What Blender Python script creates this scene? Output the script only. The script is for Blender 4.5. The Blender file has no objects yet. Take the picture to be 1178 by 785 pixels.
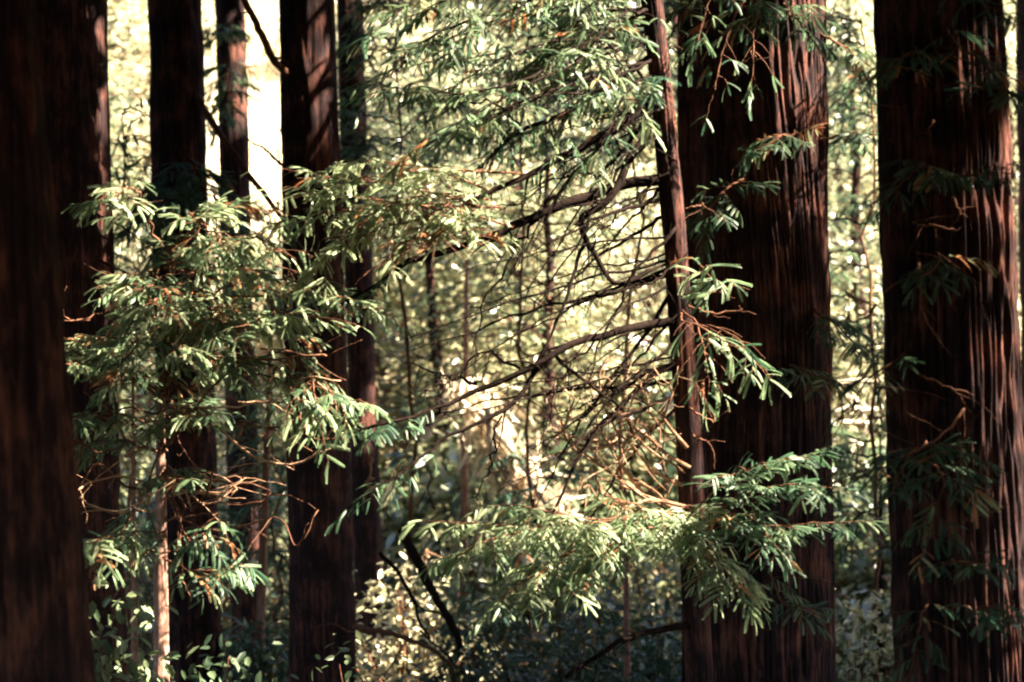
import bpy, math, random
import numpy as np
from mathutils import Vector, Matrix

random.seed(11)
RNG = np.random.default_rng(11)
SC = bpy.context.scene
COL = SC.collection

# ------------------------------------------------------------------ camera
ROLL = math.radians(1.2)
CF = np.array([0., 1., 0.])
CR = np.array([math.cos(ROLL), 0., -math.sin(ROLL)])
CU = np.array([math.sin(ROLL), 0., math.cos(ROLL)])
FPX = 1178 * 50.0 / 36.0
cd = bpy.data.cameras.new('camera')
cd.lens = 50.0
cd.sensor_width = 36.0
cd.clip_start = 0.1
cd.clip_end = 500.0
cd.dof.use_dof = True
cd.dof.focus_distance = 9.8
cd.dof.aperture_fstop = 1.15
cam = bpy.data.objects.new('camera', cd)
COL.objects.link(cam)
cam.matrix_world = Matrix(((CR[0], CU[0], -CF[0], 0), (CR[1], CU[1], -CF[1], 0), (CR[2], CU[2], -CF[2], 0), (0, 0, 0, 1)))
SC.camera = cam

# ------------------------------------------------------------------ sun, sky, exposure
ELEV = math.radians(44)
SAZ = math.atan2(1.0, -0.10)
SUN = np.array([math.sin(SAZ) * math.cos(ELEV), math.cos(SAZ) * math.cos(ELEV), math.sin(ELEV)])
sl = bpy.data.lights.new('sun', 'SUN')
sl.energy = 5.0
sl.angle = math.radians(0.5)
sl.color = (1.0, 0.87, 0.68)
so = bpy.data.objects.new('sun', sl)
COL.objects.link(so)
so.rotation_euler = Vector(SUN).to_track_quat('Z', 'Y').to_euler()
W = bpy.data.worlds.new('World')
SC.world = W
W.use_nodes = True
nt = W.node_tree
nt.nodes.clear()
wo = nt.nodes.new('ShaderNodeOutputWorld')
bg = nt.nodes.new('ShaderNodeBackground')
sk = nt.nodes.new('ShaderNodeTexSky')
sk.sky_type = 'NISHITA'
sk.sun_disc = False
sk.sun_elevation = ELEV
sk.sun_rotation = SAZ
bg.inputs[1].default_value = 0.06
nt.links.new(sk.outputs[0], bg.inputs[0])
nt.links.new(bg.outputs[0], wo.inputs[0])
SC.view_settings.view_transform = 'Standard'
SC.view_settings.look = 'None'
SC.view_settings.gamma = 1.0
SC.view_settings.exposure = 3.95
cy = SC.cycles
cy.max_bounces = 6
cy.diffuse_bounces = 3
cy.glossy_bounces = 2
cy.transmission_bounces = 4
cy.use_denoising = True
cy.filter_width = 2.2
cy.sample_clamp_indirect = 6.0
cy.caustics_reflective = False
cy.caustics_refractive = False


def P(x, y, d):
    """a point at depth d metres that the photograph (1178 x 785) shows at pixel x, y"""
    return d * (CF + CR * (x - 589.0) / FPX - CU * (y - 392.5) / FPX)


# ------------------------------------------------------------------ materials
def mat(name):
    m = bpy.data.materials.new(name)
    m.use_nodes = True
    m.node_tree.nodes.clear()
    return m, m.node_tree.nodes, m.node_tree.links


def ramp(N, stops):
    r = N.new('ShaderNodeValToRGB')
    e = r.color_ramp.elements
    while len(e) < len(stops):
        e.new(0.5)
    for k, (p, c) in enumerate(stops):
        e[k].position = p
        e[k].color = (*c, 1)
    return r


def leaf_mat(name, stops, trans=0.35, rough=0.42, spec=0.5, hue=0.5):
    m, N, L = mat(name)
    at = N.new('ShaderNodeAttribute')
    at.attribute_name = 'tone'
    rp = ramp(N, stops)
    L.new(at.outputs['Fac'], rp.inputs[0])
    tc = N.new('ShaderNodeTexCoord')
    nz = N.new('ShaderNodeTexNoise')
    nz.inputs['Scale'].default_value = 9.0
    L.new(tc.outputs['Object'], nz.inputs['Vector'])
    hs = N.new('ShaderNodeHueSaturation')
    mr = N.new('ShaderNodeMapRange')
    mr.inputs[1].default_value = 0.3
    mr.inputs[2].default_value = 0.7
    mr.inputs[3].default_value = 0.75
    mr.inputs[4].default_value = 1.3
    L.new(nz.outputs[0], mr.inputs[0])
    L.new(mr.outputs[0], hs.inputs['Value'])
    L.new(rp.outputs[0], hs.inputs['Color'])
    b = N.new('ShaderNodeBsdfPrincipled')
    b.inputs['Roughness'].default_value = rough
    b.inputs['Specular IOR Level'].default_value = spec
    L.new(hs.outputs[0], b.inputs['Base Color'])
    t = N.new('ShaderNodeBsdfTranslucent')
    g = N.new('ShaderNodeHueSaturation')
    g.inputs['Value'].default_value = 1.5
    L.new(hs.outputs[0], g.inputs['Color'])
    L.new(g.outputs[0], t.inputs['Color'])
    mx = N.new('ShaderNodeMixShader')
    mx.inputs[0].default_value = trans
    L.new(b.outputs[0], mx.inputs[1])
    L.new(t.outputs[0], mx.inputs[2])
    o = N.new('ShaderNodeOutputMaterial')
    L.new(mx.outputs[0], o.inputs[0])
    return m


def bark_mat(name, dark, mid, light, sx=14.0, sz=0.9, rough=0.85, bump=0.6):
    m, N, L = mat(name)
    tc = N.new('ShaderNodeTexCoord')
    mp = N.new('ShaderNodeMapping')
    mp.inputs['Scale'].default_value = (sx, sx, sz)
    L.new(tc.outputs['Object'], mp.inputs[0])
    n1 = N.new('ShaderNodeTexNoise')
    n1.inputs['Scale'].default_value = 1.0
    n1.inputs['Detail'].default_value = 6.0
    n1.inputs['Roughness'].default_value = 0.65
    n1.inputs['Distortion'].default_value = 0.4
    L.new(mp.outputs[0], n1.inputs['Vector'])
    n2 = N.new('ShaderNodeTexNoise')
    n2.inputs['Scale'].default_value = 3.5
    n2.inputs['Detail'].default_value = 4.0
    L.new(tc.outputs['Object'], n2.inputs['Vector'])
    ad = N.new('ShaderNodeMath')
    ad.operation = 'MULTIPLY_ADD'
    L.new(n2.outputs[0], ad.inputs[0])
    ad.inputs[1].default_value = 0.35
    mp3 = N.new('ShaderNodeMapping')
    mp3.inputs['Scale'].default_value = (sx * 1.6, sx * 1.6, sz * 5)
    L.new(tc.outputs['Object'], mp3.inputs[0])
    n3 = N.new('ShaderNodeTexNoise')
    n3.inputs['Scale'].default_value = 1.0
    n3.inputs['Detail'].default_value = 5.0
    n3.inputs['Roughness'].default_value = 0.7
    L.new(mp3.outputs[0], n3.inputs['Vector'])
    mm = N.new('ShaderNodeMix')
    mm.inputs[0].default_value = 0.45
    L.new(n1.outputs[0], mm.inputs[2])
    L.new(n3.outputs[0], mm.inputs[3])
    ma = N.new('ShaderNodeMath')
    ma.operation = 'MULTIPLY'
    L.new(mm.outputs[0], ma.inputs[0])
    ma.inputs[1].default_value = 0.7
    L.new(ma.outputs[0], ad.inputs[2])
    rp = ramp(N, [(0.36, dark), (0.52, mid), (0.68, light)])
    L.new(ad.outputs[0], rp.inputs[0])
    b = N.new('ShaderNodeBsdfPrincipled')
    b.inputs['Roughness'].default_value = rough
    b.inputs['Specular IOR Level'].default_value = 0.04
    L.new(rp.outputs[0], b.inputs['Base Color'])
    bm = N.new('ShaderNodeBump')
    bm.inputs['Strength'].default_value = bump
    bm.inputs['Distance'].default_value = 0.03
    L.new(mm.outputs[0], bm.inputs['Height'])
    L.new(bm.outputs[0], b.inputs['Normal'])
    o = N.new('ShaderNodeOutputMaterial')
    L.new(b.outputs[0], o.inputs[0])
    return m


M_BARK = bark_mat('redwood_bark', (0.009, 0.0065, 0.0075), (0.025, 0.0145, 0.0148), (0.165, 0.063, 0.044), sx=24, sz=1.6, bump=1.0)
M_BARK_PINK = bark_mat('young_bark', (0.045, 0.024, 0.019), (0.2, 0.105, 0.08), (0.42, 0.27, 0.21), sx=22, sz=3)
M_TWIG = bark_mat('dark_twig_bark', (0.004, 0.003, 0.0025), (0.010, 0.006, 0.005), (0.022, 0.013, 0.010), sx=30, sz=30)
M_TWIG_RED = bark_mat('red_twig_bark', (0.03, 0.014, 0.009), (0.1, 0.045, 0.028), (0.2, 0.1, 0.06), sx=30, sz=30)
M_DEAD = bark_mat('bleached_dead_wood', (0.14, 0.075, 0.045), (0.3, 0.17, 0.105), (0.45, 0.3, 0.2), sx=25, sz=25)
M_LOG = bark_mat('weathered_log_wood', (0.22, 0.16, 0.11), (0.5, 0.41, 0.3), (0.7, 0.6, 0.46), sx=8, sz=8)
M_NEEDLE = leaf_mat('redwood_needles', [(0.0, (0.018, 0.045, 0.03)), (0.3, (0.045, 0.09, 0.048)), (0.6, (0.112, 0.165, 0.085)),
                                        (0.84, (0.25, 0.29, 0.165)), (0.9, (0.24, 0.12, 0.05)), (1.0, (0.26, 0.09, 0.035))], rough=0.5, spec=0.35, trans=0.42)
M_CROWN = leaf_mat('high_crown_needles', [(0.0, (0.02, 0.05, 0.025)), (1.0, (0.06, 0.1, 0.04))], trans=0.15)
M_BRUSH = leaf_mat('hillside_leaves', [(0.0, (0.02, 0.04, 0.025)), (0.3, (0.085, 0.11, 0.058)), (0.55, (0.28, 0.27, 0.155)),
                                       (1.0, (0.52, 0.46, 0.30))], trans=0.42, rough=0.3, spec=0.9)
M_BAY = leaf_mat('broad_glossy_leaves', [(0.0, (0.025, 0.05, 0.03)), (0.5, (0.06, 0.095, 0.05)), (1.0, (0.14, 0.165, 0.085))],
                 trans=0.3, rough=0.45, spec=0.45)
M_STRAW = leaf_mat('dry_grass_blades', [(0.0, (0.5, 0.42, 0.28)), (1.0, (0.72, 0.65, 0.48))], trans=0.3, rough=0.6, spec=0.2)

M_DRY = leaf_mat('dry_needle_litter', [(0.0, (0.28, 0.2, 0.13)), (0.5, (0.52, 0.43, 0.3)), (1.0, (0.72, 0.63, 0.49))], trans=0.25, rough=0.6, spec=0.2)


# ------------------------------------------------------------------ mesh helpers
def link(name, me, parent=None, m=None, **props):
    o = bpy.data.objects.new(name, me)
    COL.objects.link(o)
    if parent is not None:
        o.parent = parent
    if m is not None and me is not None and not me.materials:
        me.materials.append(m)
    for k, v in props.items():
        o[k] = v
    return o


def thing(name, label, cat, group=None, loc=(0, 0, 0)):
    o = bpy.data.objects.new(name, None)
    COL.objects.link(o)
    o.location = [float(v) for v in loc]
    o.empty_display_size = 0.2
    o['label'] = label
    o['category'] = cat
    if group:
        o['group'] = group
    return o


class MB:
    def __init__(self):
        self.v, self.f, self.t, self.n = [], [], [], 0

    def add(self, V, F, tone=None):
        V = np.asarray(V, float).reshape(-1, 3)
        self.v.append(V)
        self.f.append(np.asarray(F, np.int64) + self.n)
        self.t.append(np.full(len(V), 0.5) if tone is None else np.asarray(tone, float))
        self.n += len(V)

    def mesh(self, name, origin=(0, 0, 0), smooth=False):
        me = bpy.data.meshes.new(name)
        V = np.concatenate(self.v) - np.asarray(origin)
        F = np.concatenate(self.f)
        nf = len(F)
        me.vertices.add(len(V))
        me.vertices.foreach_set('co', V.astype(np.float32).ravel())
        me.loops.add(nf * 4)
        me.loops.foreach_set('vertex_index', F.astype(np.int32).ravel())
        me.polygons.add(nf)
        me.polygons.foreach_set('loop_start', np.arange(0, nf * 4, 4, dtype=np.int32))
        if smooth:
            me.polygons.foreach_set('use_smooth', np.ones(nf, dtype=bool))
        a = me.attributes.new('tone', 'FLOAT', 'POINT')
        a.data.foreach_set('value', np.concatenate(self.t).astype(np.float32))
        me.update(calc_edges=True)
        return me


def nrm(v):
    v = np.asarray(v, float)
    return v / np.maximum(np.linalg.norm(v, axis=-1, keepdims=True), 1e-9)


def spline(pts, n):
    """catmull-rom through pts (k,3+) sampled at n points, roughly evenly"""
    p = np.asarray(pts, float)
    if len(p) == 2:
        t = np.linspace(0, 1, n)[:, None]
        return p[0] * (1 - t) + p[1] * t
    q = np.vstack([2 * p[0] - p[1], p, 2 * p[-1] - p[-2]])
    s = np.linspace(0, len(p) - 1 - 1e-6, n)
    i = s.astype(int)
    t = (s - i)[:, None]
    a, b, c, d = q[i], q[i + 1], q[i + 2], q[i + 3]
    return 0.5 * (2 * b + (c - a) * t + (2 * a - 5 * b + 4 * c - d) * t ** 2 + (3 * b - a - 3 * c + d) * t ** 3)


def tube(mb, pts, rad, sides=6, cap=True):
    pts = np.asarray(pts, float)
    n = len(pts)
    rad = np.broadcast_to(np.asarray(rad, float), (n,))
    T = nrm(np.gradient(pts, axis=0))
    ref = np.array([0., 0., 1.]) if abs(T[0][2]) < 0.9 else np.array([1., 0., 0.])
    u = nrm(np.cross(T[0], ref))
    U = [u]
    for k in range(1, n):
        u = u - T[k] * np.dot(u, T[k])
        u = u / max(np.linalg.norm(u), 1e-9)
        U.append(u)
    U = np.array(U)
    Vv = np.cross(T, U)
    a = np.linspace(0, 2 * np.pi, sides, endpoint=False)
    ring = pts[:, None] + rad[:, None, None] * (np.cos(a)[None, :, None] * U[:, None] + np.sin(a)[None, :, None] * Vv[:, None])
    V = ring.reshape(-1, 3)
    k = np.arange(n - 1)[:, None] * sides
    j = np.arange(sides)[None]
    j2 = (j + 1) % sides
    F = np.stack([k + j, k + j2, k + sides + j2, k + sides + j], -1).reshape(-1, 4)
    if cap:
        e0, e1 = len(V), len(V) + 1
        V = np.vstack([V, pts[0], pts[-1]])
        C = []
        b = (n - 1) * sides
        for q in range(0, sides, 2):
            C.append([e0, (q + 2) % sides, (q + 1) % sides, q])
            C.append([e1, b + q, b + (q + 1) % sides, b + (q + 2) % sides])
        F = np.vstack([F, C])
    mb.add(V, F)


def wob(pts, amp, keep=1):
    p = np.array(pts, float)
    n = len(p)
    w = np.cumsum(RNG.normal(0, 1, p.shape), axis=0)
    w -= np.linspace(0, 1, n)[:, None] * w[-1]
    return p + w * amp / math.sqrt(n)


# frond templates: a flat two-ranked redwood branchlet along +x, length 1
def comb_template(n=13, half=0.068, ang=45):
    V, F = [], []
    ca, sa = math.cos(math.radians(ang)), math.sin(math.radians(ang))
    for i in range(n):
        x = 0.03 + 0.9 * i / (n - 1)
        l = half * (0.55 + 0.75 * math.sin(math.pi * min(1, (0.15 + 0.8 * x)))) / sa
        for s in (1, -1):
            d = np.array([ca, s * sa, 0])
            w = np.array([sa, -s * ca, 0]) * 0.04
            b = np.array([x + (0.03 if s < 0 else 0), 0, 0])
            k = len(V)
            for q in (b, b + d * l * 0.5 + w, b + d * l + np.array([0, 0, -0.025]), b + d * l * 0.5 - w):
                q = q.copy()
                q[2] -= 0.3 * q[0] ** 2
                V.append(q)
            F.append([k, k + 1, k + 2, k + 3] if s > 0 else [k, k + 3, k + 2, k + 1])
    k = len(V)
    for x in (0, 0.5, 1.0):
        for y in (-0.014, 0.014):
            V.append(np.array([x, y, -0.22 * x * x + 0.004]))
    F += [[k, k + 2, k + 3, k + 1], [k + 2, k + 4, k + 5, k + 3]]
    return np.array(V), np.array(F)


def strip_template(half=0.14):
    xs = [0, 0.25, 0.6, 1.0]
    ws = [0.25, 0.9, 1.0, 0.15]
    V, F = [], []
    for x, w in zip(xs, ws):
        V += [[x, -half * w, -0.2 * x * x], [x, half * w, -0.2 * x * x]]
    for i in range(3):
        F.append([2 * i, 2 * i + 2, 2 * i + 3, 2 * i + 1])
    return np.array(V, float), np.array(F)


def leaf_template(half=0.2):
    V = np.array([[0, 0, 0], [0.3, half, 0.05], [0.72, half * 0.85, 0.03], [1, 0, -0.08], [0.72, -half * 0.85, 0.03], [0.3, -half, 0.05]], float)
    return V, np.array([[0, 3, 2, 1], [0, 5, 4, 3]])


COMB = comb_template()
STRIP = strip_template()
LEAF = leaf_template()


def scatter(mb, tpl, pos, dirs, normals, scale, tone):
    TV, TF = tpl
    pos = np.asarray(pos, float)
    n = len(pos)
    if n == 0:
        return
    X = nrm(dirs)
    Z = np.asarray(normals, float)
    Z = nrm(Z - X * np.sum(X * Z, -1, keepdims=True))
    Y = np.cross(Z, X)
    Mx = np.stack([X, Y, Z], -1) * np.asarray(scale, float).reshape(-1, 1, 1)
    V = np.einsum('nij,vj->nvi', Mx, TV) + pos[:, None]
    k = len(TV)
    F = TF[None] + (np.arange(n) * k)[:, None, None]
    mb.add(V.reshape(-1, 3), F.reshape(-1, 4), np.repeat(np.asarray(tone, float), k))


def rand_unit(n):
    return nrm(RNG.normal(0, 1, (n, 3)))


# ------------------------------------------------------------------ light shafts: gaps cut in the unseen canopy to steer the sun
# each: pixel x, y, depth and radius in metres of the place that the sun reaches
SHAFTS = []


def shaft(x, y, d, r):
    SHAFTS.append((P(x, y, d), r))


def shaft_line(x0, y0, x1, y1, d, r, n=5):
    for k in range(n):
        t = k / max(1, n - 1)
        shaft(x0 + (x1 - x0) * t, y0 + (y1 - y0) * t, d, r)


for k in range(13):
    shaft(RNG.uniform(885, 935), -50 + 24 * k + RNG.normal(0, 8), 11.2, RNG.uniform(0.05, 0.17))
shaft(950, 300, 11.3, 0.08)     # upper right half of the big right trunk
for k in range(9):
    shaft(1140 + 2 * k + RNG.normal(0, 12), 205 + 22 * k, 7.8, RNG.uniform(0.04, 0.13))    # rightmost trunk
for k in range(12):
    shaft(1155 + 1.5 * k + RNG.normal(0, 10), 545 + 22 * k, 7.75, RNG.uniform(0.13, 0.24))
shaft_line(375, -30, 388, 130, 13.7, 0.1, 4)
shaft_line(265, 60, 268, 130, 18.8, 0.25, 2)
shaft_line(295, 590, 297, 620, 18.8, 0.2, 2)
shaft_line(186, 495, 186, 800, 10, 0.2, 8)       # young stem
shaft_line(153, 470, 155, 790, 10.7, 0.15, 7)
shaft_line(128, 0, 133, 350, 12.7, 0.07, 8)
shaft_line(766, 130, 780, 270, 10.3, 0.13, 4)
shaft_line(490, 605, 735, 612, 9.75, 0.22, 8)
shaft_line(600, 650, 700, 660, 9.6, 0.15, 3)      # the bright spray
shaft_line(665, 430, 730, 585, 9.9, 0.26, 6)
shaft(360, 460, 9.0, 0.16)
shaft(380, 480, 9.0, 0.12)
shaft(825, 405, 9.4, 0.26)
shaft_line(360, 215, 520, 240, 9.5, 0.3, 5)
shaft(460, 115, 9.8, 0.14)
shaft(510, 110, 9.8, 0.12)
shaft(730, 70, 10, 0.12)
shaft(870, 70, 10.4, 0.1)
shaft_line(850, 545, 930, 560, 9.4, 0.16, 4)
shaft_line(100, 640, 190, 620, 9.4, 0.13, 3)
shaft_line(130, 725, 280, 745, 8.8, 0.06, 5)
shaft_line(120, 670, 230, 680, 8.8, 0.14, 4)

for x, y in ((95, 410), (140, 400), (180, 430), (250, 375), (285, 340), (310, 420), (240, 460), (120, 520), (90, 560), (330, 390), (210, 600), (270, 740), (250, 330), (200, 480)):
    shaft(x, y, 9.8, 0.10)
for k in range(60):
    shaft(RNG.uniform(65, 420), RNG.uniform(300, 540), RNG.uniform(9.0, 10.2), RNG.uniform(0.08, 0.2))
for k in range(22):
    shaft(RNG.uniform(420, 740), RNG.uniform(0, 200), RNG.uniform(9.5, 10.2), RNG.uniform(0.06, 0.12))
shaft_line(540, 445, 645, 612, 20.2, 0.7, 6)
shaft_line(470, 660, 520, 760, 15.5, 0.6, 3)
shaft_line(985, 440, 985, 510, 22, 0.9, 2)
for x, y in ((1052, 140), (1100, 250), (1080, 520), (1140, 470), (985, 540)):
    shaft(x, y, 7.6, 0.06)
SH_P = np.array([s[0] for s in SHAFTS])
SH_R = np.array([s[1] for s in SHAFTS])


def lit_gap(c, extra=1.0, tmin=1.2, pad=0.1):
    """mask of the points that stand in a light shaft"""
    out = np.zeros(len(c), bool)
    jit = RNG.uniform(0.75, 1.25, len(c))
    for p, r in zip(SH_P, SH_R):
        w = c - p
        t = w @ SUN
        d2 = np.sum(w * w, 1) - t * t
        out |= (t > tmin) & (d2 < (r * extra * jit + pad) ** 2)
    return out


# ------------------------------------------------------------------ terrain
def hz(x, y):
    x = np.asarray(x, float)
    y = np.asarray(y, float)
    near = -1.7 - 3.4 * np.clip((y - 1.5) / 11.0, 0, 1) ** 1.2
    rise = np.clip(y - 21, 0, None)
    h = near + 0.62 * rise * np.clip(rise / 6, 0, 1)
    h = h - 0.12 * np.clip(x, -30, 30) * np.clip(rise / 10, 0, 1)
    h = h + 0.35 * np.sin(x * 0.31 + 1.0) * np.cos(y * 0.23) + 0.2 * np.sin(x * 0.83 + y * 0.6)
    return h


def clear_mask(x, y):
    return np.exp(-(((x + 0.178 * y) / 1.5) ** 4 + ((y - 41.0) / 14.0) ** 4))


gx = np.linspace(-90, 90, 181)
gy = np.linspace(-40, 110, 151)
X, Y = np.meshgrid(gx, gy)
V = np.stack([X, Y, hz(X, Y)], -1).reshape(-1, 3)
ii = (np.arange(150)[:, None] * 181 + np.arange(180)[None]).ravel()
mb = MB()
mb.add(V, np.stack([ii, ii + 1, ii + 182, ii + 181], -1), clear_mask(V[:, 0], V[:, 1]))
m_ground, N, L = mat('forest_floor')
at = N.new('ShaderNodeAttribute')
at.attribute_name = 'tone'
tc = N.new('ShaderNodeTexCoord')
n1 = N.new('ShaderNodeTexNoise')
n1.inputs['Scale'].default_value = 3.0
n1.inputs['Detail'].default_value = 8.0
L.new(tc.outputs['Object'], n1.inputs['Vector'])
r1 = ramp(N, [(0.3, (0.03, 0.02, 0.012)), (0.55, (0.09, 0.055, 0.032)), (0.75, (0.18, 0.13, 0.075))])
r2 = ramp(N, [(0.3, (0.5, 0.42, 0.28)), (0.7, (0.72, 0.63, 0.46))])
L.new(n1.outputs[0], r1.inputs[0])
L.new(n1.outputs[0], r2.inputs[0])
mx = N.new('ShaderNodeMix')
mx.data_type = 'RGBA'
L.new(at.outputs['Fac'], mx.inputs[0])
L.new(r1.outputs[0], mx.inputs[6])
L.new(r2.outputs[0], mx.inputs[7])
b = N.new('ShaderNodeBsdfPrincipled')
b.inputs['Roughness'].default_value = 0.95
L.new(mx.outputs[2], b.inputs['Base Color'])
bm = N.new('ShaderNodeBump')
bm.inputs['Distance'].default_value = 0.1
L.new(n1.outputs[0], bm.inputs['Height'])
L.new(bm.outputs[0], b.inputs['Normal'])
o = N.new('ShaderNodeOutputMaterial')
L.new(b.outputs[0], o.inputs[0])
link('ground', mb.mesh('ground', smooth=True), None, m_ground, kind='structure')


# ------------------------------------------------------------------ trunks
def lattice(nu, nv):
    return RNG.uniform(0, 1, (nv + 2, nu))


def samp(Lt, u, v):
    """value noise, periodic in u (0..1), v in lattice cells"""
    nv, nu = Lt.shape
    uu = u * nu
    i = np.floor(uu).astype(int)
    fu = uu - i
    fu = fu * fu * (3 - 2 * fu)
    v = np.clip(v, 0, nv - 1.001)
    j = np.floor(v).astype(int)
    fv = v - j
    fv = fv * fv * (3 - 2 * fv)
    a = Lt[j, i % nu] * (1 - fu) + Lt[j, (i + 1) % nu] * fu
    c = Lt[j + 1, i % nu] * (1 - fu) + Lt[j + 1, (i + 1) % nu] * fu
    return a * (1 - fv) + c * fv


def trunk_mesh(axis, zs_r, amp, nth, origin):
    """axis: (n,3) points up the trunk, zs_r: radius at each; furrowed long-fibred bark in the geometry"""
    n = len(axis)
    th = np.linspace(0, 1, nth, endpoint=False)
    len_up = np.concatenate([[0], np.cumsum(np.linalg.norm(np.diff(axis, axis=0), axis=1))])
    U, S = np.meshgrid(th, len_up)
    L1, L2, L3 = lattice(max(9, int(nth / 4.6)), int(len_up[-1] / 0.7) + 2), lattice(max(12, nth // 3), int(len_up[-1] / 0.25) + 2), lattice(7, int(len_up[-1] / 1.5) + 2)
    tw = 0.012 * S + 0.02 * np.sin(S * 0.9)
    r1 = samp(L1, (U + tw) % 1, S / 0.7)
    r2 = samp(L2, (U + tw) % 1, S / 0.25)
    r3 = samp(L3, U, S / 1.5)
    ridge = 1 - 2 * np.abs(r1 - 0.5)
    d = amp * (0.3 - 0.8 * np.clip(ridge, 0, 1) ** 3 + 0.6 * (r2 - 0.5) + 0.7 * (r3 - 0.5))
    R = zs_r[:, None] * (1 + d)
    a = U * 2 * np.pi
    V = axis[:, None] + np.stack([R * np.cos(a), R * np.sin(a), 0 * R], -1)
    V = V.reshape(-1, 3)
    k = np.arange(n - 1)[:, None] * nth
    j = np.arange(nth)[None]
    j2 = (j + 1) % nth
    F = np.stack([k + j, k + j2, k + nth + j2, k + nth + j], -1).reshape(-1, 4)
    mb = MB()
    mb.add(V, F)
    return mb.mesh('trunk', origin, smooth=True)


ALL_TREES = {}


def redwood(key, label, d, xt, xb, rt, rb, height=20.0, amp=0.09, nth=96, m=None, group='redwood trees', crown=True, curve=None, name='redwood_tree', cat='tree', tip=None):
    """xt, rt: axis and radius (photo pixels) at the photo's top edge; xb, rb: at its bottom edge"""
    m = m or M_BARK
    pt, pb = P(xt, 0, d), P(xb, 785, d)
    mpp = d / FPX
    dv = (pt - pb) / (pt[2] - pb[2])
    zg = float(hz(pb[0], pb[1])) - 0.25
    ztop = height if tip is None else tip
    z = np.concatenate([np.linspace(zg, pt[2] + 0.8, 270), np.linspace(pt[2] + 1.2, ztop, 26)]) if tip is None else np.linspace(zg, ztop, 90)
    ax = pb[None] + (z - pb[2])[:, None] * dv
    t = (z - pb[2]) / (pt[2] - pb[2])
    r = (rb + (rt - rb) * np.clip(t, -0.6, 1.0)) * mpp
    up = np.clip((z - pt[2]) / (height - pt[2]), 0, 1)
    r = r * (1 - 0.85 * up)
    fl = np.clip(1 - (z - zg) / 1.4, 0, 1)
    r = r * (1 + 0.45 * fl ** 2)
    if curve is not None:
        cy_, cx_ = zip(*curve)
        yy = 785 * (1 - t)
        ax = ax + CR[None] * ((np.interp(yy, cy_, cx_) - (xb + (xt - xb) * t)) * mpp)[:, None]
    if tip is not None:
        r = r * np.clip((ztop - z) / (ztop - zg), 0.12, 1) ** 0.5
    base = np.array([ax[0][0], ax[0][1], zg])
    tr = thing(name, label, cat, group, base)
    o = link('trunk', trunk_mesh(ax, r, amp, nth, base), tr, m)
    ALL_TREES[key] = dict(obj=tr, base=base, ax=ax, z=z, r=r, d=d)
    if crown:
        make_crown(tr, ax, z, pt[2] + 0.9, height, base)
    return tr


def make_crown(tr, ax, z, z0, height, base, nb=46, reach=3.4, dens=1.0):
    """unseen boughs above the frame, added to shade the place, with gaps cut for the sun"""
    mbw, mbf = MB(), MB()
    for k in range(nb):
        f = (k + RNG.uniform(0, 1)) / nb
        zz = z0 + f * (height - z0 - 0.5)
        c = np.array([np.interp(zz, z, ax[:, 0]), np.interp(zz, z, ax[:, 1]), zz])
        a = RNG.uniform(0, 2 * np.pi)
        ln = reach * (1 - 0.7 * f) * RNG.uniform(0.7, 1.15)
        tip = c + np.array([math.cos(a) * ln, math.sin(a) * ln, -0.12 * ln + RNG.uniform(-.2, .5)])
        pts = spline([c, (c + tip) / 2 + [0, 0, 0.18 * ln], tip], 7)
        pts = wob(pts, 0.1)
        if lit_gap(pts[2:], 0.8).any():
            continue
        py_ = pts[:, 1]
        if ((py_ > -0.6) & (np.abs(pts @ CR) < 0.38 * py_ + 0.3) & ((pts @ CU) < 0.25 * py_ + 0.3)).any():
            continue
        tube(mbw, pts, np.linspace(0.04, 0.008, 7), 4, cap=False)
        n = int(170 * ln * dens)
        t = RNG.uniform(0.12, 1.0, n)
        i = np.minimum((t * 6).astype(int), 5)
        q = pts[i] + (pts[i + 1] - pts[i]) * (t * 6 - i)[:, None]
        off = RNG.normal(0, 1, (n, 3)) * np.array([0.36, 0.36, 0.13]) * (1.1 - 0.5 * t)[:, None]
        q = q + off
        dr = nrm(off + (tip - c) * 0.25 + RNG.normal(0, 0.15, (n, 3)))
        keep = ~lit_gap(q)
        # stay out of the picture: nothing of the high crown may hang into the low view
        yv = q[:, 1]
        low = (yv > -0.6) & (np.abs(q @ CR) < 0.38 * yv + 0.8) & ((q @ CU) < 0.25 * yv + 0.7)
        keep &= ~low
        q, dr = q[keep], dr[keep]
        scatter(mbf, STRIP, q, dr, np.array([0, 0, 1.0]) + RNG.normal(0, 0.45, (len(q), 3)), RNG.uniform(0.18, 0.34, len(q)), RNG.uniform(0, 1, len(q)))
    if mbw.n and mbf.n:
        cr = link('crown', mbf.mesh('crown', base), tr, M_CROWN)
        link('bough', mbw.mesh('bough', base), cr, M_TWIG)


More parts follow.
